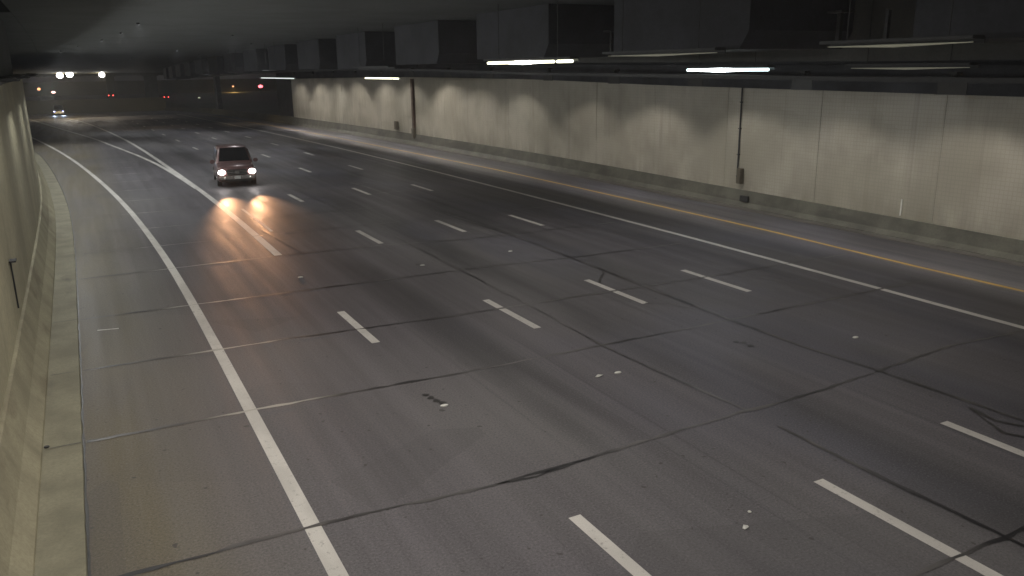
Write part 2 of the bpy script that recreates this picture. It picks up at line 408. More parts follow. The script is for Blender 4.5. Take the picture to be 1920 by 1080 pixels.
# gutters
gl = lambda s: interp(GUT_L, s)
bm = bmesh.new(); sweep(bm, [(-.70, .012), (-.35, .004), (-.03, .012), (0, -.03)], -60, 200, 1.5, gl)
obj('gutter', bm, MT['gutter'], kind='structure')
joint([(-60 + 260 * i / 60, interp(GUT_L, -60 + 260 * i / 60) + .012) for i in range(61)], .035, .016, 1., 0, 'crack', .6)
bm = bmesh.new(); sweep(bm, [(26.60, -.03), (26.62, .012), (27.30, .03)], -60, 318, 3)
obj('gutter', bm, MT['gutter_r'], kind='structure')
joint([(-20, 26.56), (120, 26.56)], .05, .014, 1.5, 0, 'crack', .5)

for sj in [1.2, 5.8, 10.8, 15.6, 19.75, 24.2, 29.3, 33.6, 37.9, 42.5, 47.1, 51.6, 56.2]:
    a = interp(GUT_L, sj); joint([(sj, a - .03), (sj, a - .60)], .02, .022, .2, 0, 'crack')
for q in range(26):     # grit along the kerb joint
    sj = random.uniform(7, 45); a = interp(GUT_L, sj); patch([(sj, a + random.uniform(.02, .5) ** 1.5)], random.uniform(.012, .03))
# ------------------------------------------------------------------ right wall
BT = lambda s: interp([(-60, .66), (15, .69), (26, .75), (48, .92), (69, .96), (115, 1.06)], s)
WT = lambda s: interp([(-60, 5.2), (16, 5.36), (34, 5.51), (48, 5.78), (70, 5.98), (113, 6.08)], s)
rw = thing('tunnel_wall', 'long cream tiled tunnel wall along the right shoulder with scalloped light pools', 'wall', P(40, 27.4))
inv = Matrix.Translation(-P(40, 27.4))
def wobj(name, bm, m, parent, loc, kind=None):
    bm.transform(Matrix.Translation(-Vector(loc))); return obj(name, bm, m, parent, kind=kind)
W0 = P(40, 27.4)
def hmap(s, h): return {0: -.15, 1: BT(s) * .33, 2: BT(s), 3: WT(s), 4: .06}[h]
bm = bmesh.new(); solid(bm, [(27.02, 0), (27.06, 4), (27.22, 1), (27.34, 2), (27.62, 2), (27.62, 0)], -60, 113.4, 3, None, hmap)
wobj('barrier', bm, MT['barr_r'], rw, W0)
edges = [-60] + frange(-58.8, 113.4, 5.6)
for a, b in zip(edges, edges[1:]):
    if b - a < 1.5: continue
    bm = bmesh.new()
    pr = [(27.42 + .006 * ((int(a) // 5) % 2), 2), (27.42 + .006 * ((int(a) // 5) % 2), 3), (27.62, 3), (27.62, 2)]
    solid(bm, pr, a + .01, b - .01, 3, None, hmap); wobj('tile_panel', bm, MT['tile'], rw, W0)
bm = bmesh.new(); solid(bm, [(27.60, -9), (27.60, -8), (27.9, -8), (27.9, -9)], -60, 113.5, 3, None, lambda s, h: 8.95 if h == -8 else -.3)
wobj('backing', bm, MT['beam'], rw, W0)
# edge beam above the tile, its unlit look put into a dark colour
eb = bmesh.new(); solid(eb, [(26.7, 0), (26.7, 1), (27.6, 1), (27.6, 0)], -60, 113.4, 3, None, lambda s, h: WT(s) + (.001 if h == 0 else 1.0))
tag(obj('edge_beam', eb, MT['beam']), 'black continuous edge beam running above the cream tiled wall', 'beam')
for sx, wd in ((27.0, .12), (22.7, .35), (19.6, .35), (14.5, .10), (31.5, .14)):
    bm = bmesh.new(); box(bm, P(sx, 27.40, WT(sx) + .0), (.05, wd, .09)); wobj('bracket', bm, MT['tile'], rw, W0)
# pale vertical marks / repair strips on the wall
bm = bmesh.new(); box(bm, P(20.3, 27.40, 1.13), (.03, .05, .62)); wobj('repair_strip', bm, MT['stud'], rw, W0)
# pipes and boxes
t = thing('drain_pipe', 'thick rusty vertical drain pipe on the far part of the tiled wall', 'pipe', P(70, 27.3))
bm = bmesh.new(); box(bm, (0, 0, (BT(70) + WT(70)) / 2 - .1), (.22, .42, WT(70) - BT(70) - .1), 0, .03); obj('shaft', bm, MT['rust'], t)
bm = bmesh.new(); box(bm, (-.05, 0, BT(70) + .1), (.28, .55, .9), 0, .05); obj('boot', bm, MT['boxg'], t)
t = thing('conduit_pipe', 'thin dark vertical conduit running down the tiled wall to a small box', 'pipe', P(29.15, 27.36))
bm = bmesh.new(); cyl(bm, (0, 0, 1.7), (0, 0, WT(29)), .035); obj('tube', bm, MT['metal'], t)
bm = bmesh.new()
for z in (2.4, 3.6, 4.8): box(bm, (0, 0, z), (.09, .12, .05))
obj('clamp', bm, MT['metal'], t)
def wallbox(s, z, w_, h_, label):
    t = thing('junction_box', label, 'electrical box', P(s, 27.3, z), 0, 'boxes on the tiled wall')
    bm = bmesh.new(); box(bm, (0, 0, 0), (.2, w_, h_), 0, .02); obj('cabinet', bm, MT['boxg'], t)
    bm = bmesh.new(); box(bm, (-.105, 0, 0), (.02, w_ * .86, h_ * .88), 0, .006); d = obj('door', bm, MT['boxg'], t)
    bm = bmesh.new(); box(bm, (-.125, w_ * .3, 0), (.02, .03, .1)); obj('handle', bm, MT['metal'], d)
wallbox(28.9, 1.42, .30, .72, 'brown metal box below the thin conduit on the tiled wall')
wallbox(74.4, 1.55, .75, .78, 'brown metal box just left of the thick rusty pipe')
t = tag(obj('drain_grate', (lambda b: (box(b, P(28.4, 27.17, .42), (.08, .55, .28), 0, .02), b)[1])(bmesh.new()), MT['black']), 'small dark drain opening low in the right barrier', 'drain')

# ------------------------------------------------------------------ left wall
L0 = P(30, -1.9)
lw = thing('tunnel_wall', 'pale painted tunnel wall close on the left, curving away with the ramp', 'wall', L0)
WL = lambda s: interp([(-60, 6.1), (20, 6.15), (40, 6.3), (60, 6.45), (200, 6.6)], s)
bm = bmesh.new(); solid(bm, [(-.62, 0), (-.65, 1), (-.86, 2), (-1.05, 3), (-1.5, 3), (-1.5, 0)], -60, 200, 2, gl, lambda s, h: {0: -.15, 1: .08, 2: .38, 3: .92}[h])
wobj('barrier', bm, MT['barr_l'], lw, L0)
bm = bmesh.new(); solid(bm, [(-1.12, 0), (-1.12, 1), (-1.5, 1), (-1.5, 0)], -60, 200, 2, gl, lambda s, h: WL(s) if h else .921)
wobj('wall_panel', bm, MT['wall_l'], lw, L0)
bm = bmesh.new(); solid(bm, [(-1.02, 0), (-1.02, 1), (-1.5, 1), (-1.5, 0)], -60, 200, 2, gl, lambda s, h: WL(s) + (.14 if h else .002))
wobj('coping', bm, MT['panel'], lw, L0)
bm = bmesh.new(); solid(bm, [(-1.5, 0), (-1.5, 1), (-1.8, 1), (-1.8, 0)], -60, 200, 2, gl, lambda s, h: 8.95 if h else .0)
wobj('upper_wall', bm, MT['ceil'], lw, L0)
t = thing('wall_bracket', 'thin dark metal bar with a hooked top on the left wall', 'bracket', P(21.3, interp(GUT_L, 21) - 1.09, 0))
bm = bmesh.new(); cyl(bm, (0, 0, 1.25), (0, 0, 2.35), .018); obj('rod', bm, MT['metal'], t)
bm = bmesh.new(); box(bm, (.05, 0, 2.37), (.14, .3, .04)); obj('hook', bm, MT['black'], t)
t = tag(obj('drain_hole', (lambda b: (bmesh.ops.create_cone(b, cap_ends=True, segments=12, radius1=.045, radius2=.045, depth=.02, matrix=Matrix.Translation(P(15.7, -1.24, .022))), b)[1])(bmesh.new()), MT['black']), 'small round black drain hole in the left gutter', 'drain')

# ------------------------------------------------------------------ ceiling and its girders
bm = bmesh.new(); solid(bm, [(-1.7, 0), (-1.7, 1), (28, 1), (28, 0)], -60, 196, 4, lambda s: 0, lambda s, h: 8.9 + .5 * h)
bm2 = bmesh.new()
obj('ceiling', bm, MT['ceil'], kind='structure')
bm2.free()
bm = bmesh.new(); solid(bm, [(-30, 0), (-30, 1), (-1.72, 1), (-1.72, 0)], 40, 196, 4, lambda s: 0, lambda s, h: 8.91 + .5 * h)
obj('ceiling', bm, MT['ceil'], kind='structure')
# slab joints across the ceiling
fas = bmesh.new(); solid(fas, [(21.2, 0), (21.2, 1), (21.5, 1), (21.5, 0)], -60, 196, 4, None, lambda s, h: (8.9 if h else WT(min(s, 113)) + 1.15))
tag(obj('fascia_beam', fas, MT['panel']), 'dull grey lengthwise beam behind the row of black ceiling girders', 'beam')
ordn = ['nearest', 'second', 'third', 'fourth', 'fifth', 'sixth', 'seventh', 'eighth', 'ninth', 'tenth', 'eleventh', 'twelfth', 'thirteenth', 'fourteenth', 'fifteenth', 'sixteenth']
starts = [-5.4, 6.2, 18.0, 29.1, 40.2, 51.9, 62.7, 73.2, 84.5, 95.8, 107, 118.4, 130, 142, 154, 166, 178]
base = None; nv = 0
for i, s0 in enumerate(starts):
    Lg = 6.4 if i > 3 else 6.6
    loc = P(s0, 17, 0)
    zb = interp([(0, 6.95), (35, 6.85), (48, 6.6), (70, 6.7), (100, 6.9), (200, 6.9)], s0)
    if i < 16:
        t = thing('ceiling_girder', 'black box girder under the ceiling, %s of the row from the camera' % ordn[i], 'girder', loc, heading(s0), 'black girders in a row under the ceiling')
        bm = bmesh.new()
        pr = [(0, zb + .5), (.35, zb), (Lg, zb), (Lg, 8.88), (0, 8.88)]   # (along, height), chamfered near bottom corner
        f0 = [bm.verts.new((0, y, z)) for y, z in pr]; f1 = [bm.verts.new((4.15, y, z)) for y, z in pr]
        bm.faces.new(f0); bm.faces.new(f1[::-1])
        for a in range(5): bm.faces.new((f0[a], f0[(a + 1) % 5], f1[(a + 1) % 5], f1[a]))
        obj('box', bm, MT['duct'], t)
        bm = bmesh.new(); box(bm, (2.2, -1.2, zb + .55), (.12, .12, .75)); box(bm, (2.2, -1.2, zb + .95), (.5, .5, .06)); box(bm, (2.4, -2.6, zb + .5), (.1, .1, .85))
        obj('hanger', bm, MT['metal'], t)
# lengthwise cable tray below the girders
bm = bmesh.new(); solid(bm, [(19.3, 0), (19.3, 1), (19.9, 1), (19.9, 0)], -60, 150, 3, None, lambda s, h: WT(min(s, 113)) + .62 + .12 * h)
tag(obj('cable_tray', bm, MT['metal']), 'long grey cable tray hanging below the row of black girders', 'cable tray')

# ------------------------------------------------------------------ lamps
def area(loc, rz, sx, sy, e, col, parent=None, tilt=0, name='lamp_glow'):
    d = bpy.data.lights.new(name, 'AREA'); d.shape = 'RECTANGLE'; d.size = sx; d.size_y = sy; d.energy = e; d.color = col
    o = link(bpy.data.objects.new(name, d), parent); o.location = loc; o.rotation_euler = (0, tilt, rz); return o
def spot(loc, tgt, e, col, ang, blend, r, parent=None, name='lamp_beam', falloff=False):
    d = bpy.data.lights.new(name, 'SPOT'); d.energy = e; d.color = col; d.spot_size = ang; d.spot_blend = blend; d.shadow_soft_size = r
    if falloff:      # batwing optic: the reflector throws more light far out than near the lamp
        d.use_nodes = True; n = d.node_tree; f = n.nodes.new('ShaderNodeLightFalloff'); f.inputs['Strength'].default_value = .35
        n.links.new(f.outputs['Linear'], n.nodes['Emission'].inputs['Strength'])
    o = link(bpy.data.objects.new(name, d), parent); o.location = loc; o.rotation_euler = (Vector(tgt) - Vector(loc)).to_track_quat('-Z', 'Y').to_euler(); return o
# strips: (offset, s0, s1, height, tube material, emitting power, label)
strips = [(15, 24.1, 30.5, 6.66, 'lamp_w', 420, 'bright long warm lamp strip hanging in front of the third girder', 1),
          (21, 21.2, 25.4, 6.295, 'lamp_c', 300, 'bright cool white lamp strip hanging close above the nearer tiled wall', 1),
          (21, 56.9, 64.2, 5.95, 'lamp_w', 300, 'short yellowish lamp strip above the thick rusty pipe end of the wall', 0),
          (21, 86.5, 101.6, 6.12, 'lamp_m', 300, 'pale lamp strip at the far end corner of the tiled wall', 0),
          (15, 17.0, 22.0, 6.76, 'lamp_d', 200, 'dim lamp strip between the two brightest lamp strips', 0),
          (15, 10.0, 13.4, 6.80, 'lamp_d', 200, 'dim broad lamp strip at the upper right of the ceiling', 0),
          (21, 14.0, 17.8, 6.30, 'lamp_d', 200, 'dim lamp strip right of the bright cool white strip', 0),
          (15, 42, 48, 6.55, None, 320, 'unlit looking lamp trough under the fourth girder gap', 0)]
for o, s0, s1, h, mt, e, label, hot in strips:
    c = (s0 + s1) / 2; L = s1 - s0
    t = thing('lamp_strip', label, 'ceiling lamp', P(c, o, h), heading(c), 'lamp strips under the ceiling')
    bm = bmesh.new(); box(bm, (0, 0, .11), (.34, L + .2, .07), 0, .01); box(bm, (.19, 0, .06), (.03, L + .2, .12)); obj('housing', bm, MT['metal'], t)
    if mt:
        bm = bmesh.new()
        if hot or o == 21 and s0 > 50:
            g = s0 + L * (.0 if not hot else .0)
            cut = L * .17 if mt in ('lamp_w',) else 0
            cyl(bm, (0, L / 2, 0), (0, -L / 2 + cut + (.12 if cut else 0), 0), .05, None, 10)
            if cut: cyl(bm, (0, -L / 2 + cut - .12, 0), (0, -L / 2, 0), .05, None, 10)
        else: cyl(bm, (0, 0, 0), (0, L / 2, .02), .034, .008, 10); cyl(bm, (0, 0, 0), (0, -L / 2, .02), .034, .008, 10)
        obj('tube', bm, MT[mt], t)
        if hot:
            bm = bmesh.new(); cyl(bm, (0, .3, -.01), (0, -1.3, .0), .07, .035, 10); cyl(bm, (0, .3, -.01), (0, 1.9, .0), .07, .035, 10); obj('diffuser', bm, MT['lamp_hot_w' if mt == 'lamp_w' else 'lamp_hot_c'], t)
    for dy in (-.35, .35):
        bm = bmesh.new(); cyl(bm, (0, dy * L, .13), (0, dy * L, 8.85 - h), .015, None, 6); obj('hanger_rod', bm, MT['metal'], t)
    area((0, 0, -.14), 0, .15, L * .8, e * P_MID / 260, C_COOL if mt == 'lamp_c' else C_WARM, t)
for i, c in enumerate((70, 86, 103)):
    t = thing('lamp_strip', 'unlit looking lamp trough high over the middle lanes, %s from the far end' % ['third', 'second', 'last'][i], 'ceiling lamp', P(c, 15, 6.6), heading(c), 'lamp strips under the ceiling')
    bm = bmesh.new(); box(bm, (0, 0, .11), (.34, 5, .07), 0, .01); obj('housing', bm, MT['metal'], t)
    for dy in (-1.7, 1.7):
        bm = bmesh.new(); cyl(bm, (0, dy, .13), (0, dy, 2.25), .015, None, 6); obj('hanger_rod', bm, MT['metal'], t)
    area((0, 0, .02), 0, .15, 4, P_MID, C_WARM, t)
for i, (s0, o0) in enumerate(((-6, 6), (-6, 13), (-6, 20), (-16, 6), (-16, 13), (0.5, 17), (3, 2.2), (11, 2.2), (18, 2.2), (-4, 2.2), (7, 6.5), (15, 6.5))):  # fill lamps added out of frame to brighten the near road
    t = thing('lamp_strip', 'added fill lamp strip %s, over the %s' % ('well behind the camera' if s0 < -10 else 'just behind the camera' if s0 < -1 else 'above the camera' if s0 < 4 else 'a little ahead of the camera' if s0 < 9 else 'ahead of the camera' if s0 < 12 else 'well ahead of the camera' if s0 < 16 else 'farthest ahead of the camera', 'left shoulder' if o0 < 3 else 'left lane' if o0 < 7 else 'middle lane' if o0 < 15 else 'right lane' if o0 < 18 else 'far right lane'), 'ceiling lamp', P(s0, o0, 8.7 if o0 < 3 or s0 > 2 else 7.6), 0, 'added fill strips out of view')
    bm = bmesh.new(); box(bm, (0, 0, .11), (.34, 5, .07), 0, .01); obj('housing', bm, MT['metal'], t)
    area((0, 0, -.02), 0, .3, 4.6, P_FILL * (1.45 if o0 < 8 else 1), C_WARM, t)
# small wall washers that make the scallops on the tiled wall
wash = [-10.5, -3.8, 3.2, 10.2, 16.8, 22.9, 29.0, 35.2, 41.8, 49.2, 56.0, 63.0, 70.3, 77.3, 84.5, 92, 100, 108]
APX = [(10, 4.1), (16.8, 4.14), (29, 4.25), (41.5, 4.36), (49.5, 4.6), (56.3, 4.94), (63, 5.3), (77, 5.5), (110, 5.7)]
names = ['nearest', 'second', 'third', 'fourth', 'fifth', 'sixth', 'seventh', 'eighth', 'ninth', 'tenth', 'eleventh', 'twelfth', 'thirteenth', 'fourteenth', 'fifteenth', 'sixteenth', 'seventeenth', 'farthest']
for i, s0 in enumerate(wash):
    top = min(WT(s0) - .02, 5.9); ap = interp(APX, s0); dist = 2.9
    zl = WT(s0) + .5
    t = thing('wall_washer', 'small dark lamp under the edge beam over the tiled wall, %s from the camera' % names[i], 'lamp', P(s0, 27.42 - dist, zl), heading(s0), 'wall washer lamps under the edge beam')
    bm = bmesh.new(); cyl(bm, (0, 0, -.02), (0, 0, .22), .13, .10, 12); box(bm, (0, 0, .26), (.3, .3, .08)); obj('can', bm, MT['black'], t)
    bm = bmesh.new(); box(bm, (-.075, 0, -.2), (.02, 1.0, .40)); obj('spill_plate', bm, MT['black'], t)  # plate added to keep washer light off the road
    half = math.atan2(dist, zl - ap)
    half = min(half, math.radians(68))
    spot((0, 0, -.04), (.18, (.3, -.5, .1, -.2, .6)[i % 5], -5), P_WALL * (12 if s0 < 60 else 23) * (1, .72, 1.15, .85, 1.05, .66, .92)[i % 7], C_WARM if i % 3 else (1, .95, .88), 2 * half + .16, .42, .08, t, falloff=True)
for i, (s0, o0) in enumerate(((124, 10), (124, 22), (146, 6), (146, 18), (170, 12), (190, 2))):  # warm spots added to lift the dark far lanes, ringed to stay unseen
    t = thing('fill_downlight', 'tiny added fill downlight over the far lanes, %s from the camera' % names[i], 'ceiling lamp', P(s0, o0, 8.9), 0, 'added fill downlights over the far lanes')
    bm = bmesh.new(); bmesh.ops.create_cone(bm, cap_ends=False, segments=14, radius1=.075, radius2=.075, depth=.06, matrix=Matrix.Translation((0, 0, -.028))); obj('can', bm, MT['black'], t)
    spot((0, 0, -.012), (0, 0, -5), 480, (1, .76, .5), math.radians(112), .8, .01, t)
for i, (s0, o0) in enumerate(((46, 3.4), (56, 3.2), (66, 2.6), (78, 1.4), (90, 0.2), (58, 10), (72, 14), (86, 10), (100, 14), (112, 8))):  # extra spots added to brighten ramp and middle lanes, screened from the camera
    t = thing('fill_downlight', 'tiny added fill downlight in the ceiling over the ramp lane, %s from the camera' % names[i], 'ceiling lamp', P(s0, o0, 8.9), 0, 'added fill downlights over the ramp lane')
    bm = bmesh.new(); bmesh.ops.create_cone(bm, cap_ends=False, segments=14, radius1=.075, radius2=.075, depth=.06, matrix=Matrix.Translation((0, 0, -.028))); obj('can', bm, MT['black'], t)
    spot((0, 0, -.012), (0, 0, -5), 900 if o0 < 5 else 1100, (.95, .98, 1), math.radians(112), .8, .01, t)
# left row, mounted on the coping of the left wall and shining down on the shoulder
for i, s0 in enumerate([-9, -2.5, 4, 10.5, 17, 23.5, 30, 37, 44, 52, 60, 69, 79, 90]):
    o = interp(GUT_L, s0) - .75
    t = thing('wall_lamp', 'low shielded lamp on the coping of the left wall, %s from the camera' % names[i], 'lamp', P(s0, o + .25, WL(s0) + .1), heading(s0), 'shielded lamps along the left wall top')
    bm = bmesh.new(); box(bm, (-.1, 0, .06), (.34, 1.3, .06), 0, .01); obj('shield', bm, MT['metal'], t)
    area((0, 0, -.0), 0, .12, 1.2, P_LEFT * (.5 if s0 < 28 else 2.6), (.97, .97, .93), t, -.75 if s0 < 28 else -1.0)

# ------------------------------------------------------------------ cars
def loft(bm, st, n=5):
    """st: (y, half width bottom, half width top, z bottom, z top)"""
    rows = []
    for y, wb, wt, zb, zt in st:
        pts = []
        hgt = zt - zb; r = min(.14, hgt * .3)
        prof = [(wb - .06, zb), (wb, zb + r * .6), ((wb + wt) / 2 + .01, zb + hgt * .5), (wt, zt - r), (wt - r * .3, zt - r * .3), (wt - r, zt)]
        pts = [(x, z) for x, z in prof] + [(0, zt + .015)] + [(-x, z) for x, z in prof[::-1]]
        rows.append([bm.verts.new((x, y, z)) for x, z in pts])
    for a, b in zip(rows, rows[1:]):
        for i in range(len(a)): bm.faces.new((a[i], a[(i + 1) % len(a)], b[(i + 1) % len(a)], b[i]))
    bm.faces.new(rows[0]); bm.faces.new(rows[-1][::-1])
def quad(bm, pts, n, th=.012):
    n = Vector(n).normalized() * th
    a = [bm.verts.new(Vector(p)) for p in pts]; b = [bm.verts.new(Vector(p) + n) for p in pts]
    bm.faces.new(b); bm.faces.new(a[::-1])
    for i in range(len(a)): bm.faces.new((a[i], a[(i + 1) % len(a)], b[(i + 1) % len(a)], b[i]))
def make_car(name, label, cat, loc, rz, paint, head, tail, lit_head, power=0, hcol=(1, .85, .7), group=None, suv=True):
    t = thing(name, label, cat, loc, rz, group)
    L = 4.9; hd = .98 if suv else .82; rf = 1.92 if suv else 1.45
    W = .99 if suv else .9
    bm = bmesh.new()
    loft(bm, [(0, W - .16, W - .2, .42, hd - .10), (.06, W - .06, W - .10, .34, hd), (.35, W, W - .05, .28, hd + .08), (1.3, W, W - .04, .28, hd + .17), (L - .5, W, W - .05, .28, hd + .15), (L - .06, W - .05, W - .1, .34, hd + .1), (L, W - .14, W - .16, .42, hd)])
    obj('body', bm, MT[paint], t, True)
    bm = bmesh.new(); zb = hd + .14
    y0, y1, y2, y3 = (1.2, 1.95, L - .65, L - .2) if suv else (1.35, 2.1, 3.5, 4.3)
    tw = W - .22
    loft(bm, [(y0, W - .05, W - .10, zb, zb + .03), ((y0 + y1) / 2, W - .05, (W + tw) / 2 - .03, zb, (zb + rf) / 2), (y1, W - .05, tw, zb, rf - .02), ((y1 + y2) / 2, W - .05, tw + .02, zb, rf), (y2, W - .05, tw, zb, rf - .03), (y3, W - .08, W - .14, zb, zb + .05)])
    obj('cabin', bm, MT[paint], t, True)
    # windscreen, rear and side glass
    dy, dz = y1 - y0, rf - .02 - zb
    def wp(x, k): return (x, y0 + dy * k - .012, zb + dz * k + .02)
    bm = bmesh.new(); quad(bm, [wp(-(W - .20), .12), wp(W - .20, .12), wp(tw - .12, .93), wp(-(tw - .12), .93)], (0, -dz, dy), .02); obj('windscreen', bm, MT['glass'], t)
    bm = bmesh.new(); dy2 = y3 - y2
    quad(bm, [(-(W - .22), y3 - dy2 * .12 + .012, zb + .1), (W - .22, y3 - dy2 * .12 + .012, zb + .1), (tw - .12, y2 + dy2 * .1 + .012, rf - .1), (-(tw - .12), y2 + dy2 * .1 + .012, rf - .1)], (0, 1, .5), .02); obj('rear_window', bm, MT['glass'], t)
    for sx in (-1, 1):
        for a, b in ((y1 - .25, (y1 + y2) / 2 - .08), ((y1 + y2) / 2 + .08, y2 - .1)):
            bm = bmesh.new()
            quad(bm, [(sx * (W - .045), a, zb + .1), (sx * (W - .045), b, zb + .1), (sx * (tw + .02), b, rf - .16), (sx * (tw + .02), a + .25, rf - .16)], (sx, 0, .25), .015); obj('side_window', bm, MT['glass'], t)
        bm = bmesh.new(); box(bm, (sx * (W + .13), y0 + .28, zb + .10), (.24, .13, .20), 0, .04); obj('side_mirror', bm, MT[paint], t)
    bm = bmesh.new(); box(bm, (0, -.0, hd - .22), (1.05, .10, .28), 0, .02)
    obj('grille', bm, MT['black'], t)
    bm = bmesh.new()
    for z in (hd - .30, hd - .22, hd - .14): box(bm, (0, -.055, z), (1.0, .03, .022))
    box(bm, (0, -.065, hd - .22), (.22, .03, .12), 0, .02)
    obj('grille_bar', bm, MT['chrome'], t)
    bm = bmesh.new(); box(bm, (0, .02, .50), (2 * W - .14, .24, .20), 0, .05); obj('bumper', bm, MT['chrome'] if suv else MT[paint], t, False)
    bm = bmesh.new(); box(bm, (0, .06, .34), (2 * W - .30, .16, .12), 0, .03); obj('air_dam', bm, MT['black'], t)
    bm = bmesh.new(); box(bm, (0, L - .02, .50), (2 * W - .12, .22, .22), 0, .05); obj('rear_bumper', bm, MT['chrome'] if suv else MT[paint], t)
    bm = bmesh.new(); box(bm, (0, -.12, .5), (.31, .015, .15)); obj('licence_plate', bm, MT['plate'], t)
    for sx in (-1, 1):
        hx = sx * (W - .22)
        bm = bmesh.new(); box(bm, (hx, .04, hd - .2), (.38, .18, .26), 0, .05); hl = obj('headlight', bm, MT['chrome'], t)
        bm = bmesh.new(); bmesh.ops.create_uvsphere(bm, u_segments=14, v_segments=10, radius=1, matrix=Matrix.Translation((hx, -.055, hd - .2)) @ Matrix.Diagonal((.18 if suv else .16, .05, .12, 1))); obj('lens', bm, MT[head], hl, True)
        if lit_head:
            spot((hx, -.16, hd - .2), (hx + .0, -22, .15), power, hcol, math.radians(19), 1, .05, t)
        bm = bmesh.new(); bmesh.ops.create_uvsphere(bm, u_segments=10, v_segments=8, radius=.055, matrix=Matrix.Translation((sx * (W - .35), -.11, .48))); obj('fog_lamp', bm, MT['plate'], t)
        bm = bmesh.new(); box(bm, (sx * (W - .2), L - .02, hd - .1), (.26, .09, .24), 0, .03); obj('tail_light', bm, MT[tail], t)
        for wy in (.95, L - 1.0):
            bm = bmesh.new(); cyl(bm, (sx * (W - .24), wy, .37), (sx * (W + .005), wy, .37), .37, None, 22)
            wh = obj('wheel', bm, MT['tyre'], t)
            bm = bmesh.new(); cyl(bm, (sx * (W - .02), wy, .37), (sx * (W + .02), wy, .37), .22, .19, 16); obj('rim', bm, MT['chrome'], wh)
    return t
make_car('sport_utility_vehicle', 'dark red vehicle with glowing headlights driving towards the camera right of the merge line', 'car',
         P(49.6, 8.0), heading(51) - .09, 'redpaint', 'head', 'tailoff', True, 2700, (1, .5, .25)).scale = (1.1, 1, 1.13)
make_car('car', 'distant oncoming car with bluish headlights on the ramp beside the left wall end', 'car',
         Vector((-3.8, 250, zr(250))), 0, 'darkpaint', 'headblue', 'tailoff', True, 3000, (.6, .75, 1), suv=True).scale = (1.3, 1.2, 1.35)

# ------------------------------------------------------------------ beyond the portal
def at(px, py, y):
    """point on the plane y = const seen at a pixel of the photograph (far background placement)"""
    v = Vector(((px - 960) / F, (540 - py) / F, 1.))
    d = Vector((R[0][0] * v.x + R[1][0] * v.y + R[2][0], R[0][1] * v.x + R[1][1] * v.y + R[2][1], R[0][2] * v.x + R[1][2] * v.y + R[2][2]))
    k = y / d.y; return Vector((d.x * k, y, H + d.z * k))
# barrier running on past the end of the wall
bm = bmesh.new(); solid(bm, [(27.02, -.2), (27.06, .1), (27.22, .35), (27.36, 1.05), (27.62, 1.05), (27.62, -.2)], 113.6, 316, 5)
tag(obj('concrete_barrier', bm, MT['far']), 'low concrete barrier running on beyond the end of the tiled wall', 'barrier')
bm = bmesh.new(); solid(bm, [(-50, -9), (-50, -2.0), (28, -2.0), (28, -9)], 317, 318, 2, None, lambda s, h: h - zr(s))
tag(obj('retaining_wall', bm, MT['far']), 'long low retaining wall across the far end below the passing cars', 'wall')
# dark pier right beyond the wall end, and piers farther out
def pier(s, o, wx, wy, z0, z1, label):
    t = thing('bridge_pier', label, 'pier', P(s, o), heading(s), 'dark piers beyond the tunnel')
    bm = bmesh.new(); box(bm, (0, 0, (z0 + z1) / 2), (wx, wy, z1 - z0), 0, .06); obj('shaft', bm, MT['beam'], t)
    bm = bmesh.new(); box(bm, (0, 0, z1 - .3), (wx + .5, wy + .5, .6), 0, .04); obj('cap', bm, MT['beam'], t)
pier(121.5, 29.2, .8, 13, 0, 8.9, 'broad dark pier wall right at the end of the tiled wall')
pier(185, 28.2, .9, 3.2, 0, 8.9, 'dark pier standing behind the barrier midway across the opening')
def far_pier(x0, x1, yb, Y, label):
    a, b = at(x0, yb, Y), at(x1, yb, Y); wdt = b.x - a.x
    t = thing('bridge_pier', label, 'pier', ((a.x + b.x) / 2, Y, -3.0), 0, 'dark piers beyond the tunnel')
    bm = bmesh.new(); box(bm, (0, 0, 4.6), (wdt, 1.6, 9.2), 0, .1); obj('shaft', bm, MT['beam'], t)
    bm = bmesh.new(); box(bm, (0, 0, 8.7), (wdt + 1.2, 2.0, 1.0), 0, .1); obj('cap', bm, MT['beam'], t)
far_pier(275, 299, 190, 345, 'far dark pier right of the second pair of tail lights')
far_pier(204, 220, 190, 345, 'far dark pier between the two pairs of tail lights')
a, b = at(60, 150, 347), at(560, 150, 347)
bm = bmesh.new(); box(bm, ((a.x + b.x) / 2, 347, 6.6), (b.x - a.x + 30, 10, 2.2), 0, .1)
tag(obj('overpass_deck', bm, MT['beam']), 'dark overpass deck carried by the far piers', 'bridge')
a, b = at(60, 160, 420), at(620, 160, 420)
bm = bmesh.new(); box(bm, ((a.x + b.x) / 2, 420, -.6), (b.x - a.x + 60, .5, 7.2), 0, .05)
tag(obj('noise_wall', bm, MT['far']), 'far sound wall faintly lit by sodium lamps', 'wall')
def far_car(px, py, Y, label, tail='tail', W=None):
    p = at(px, py, Y)
    make_car('car', label, 'car', (p.x, Y - 4.9, -4.2), math.pi * 0 + 0, 'darkpaint', 'plate', tail, False, suv=False, group='distant cars with red tail lights').rotation_euler.z = math.pi
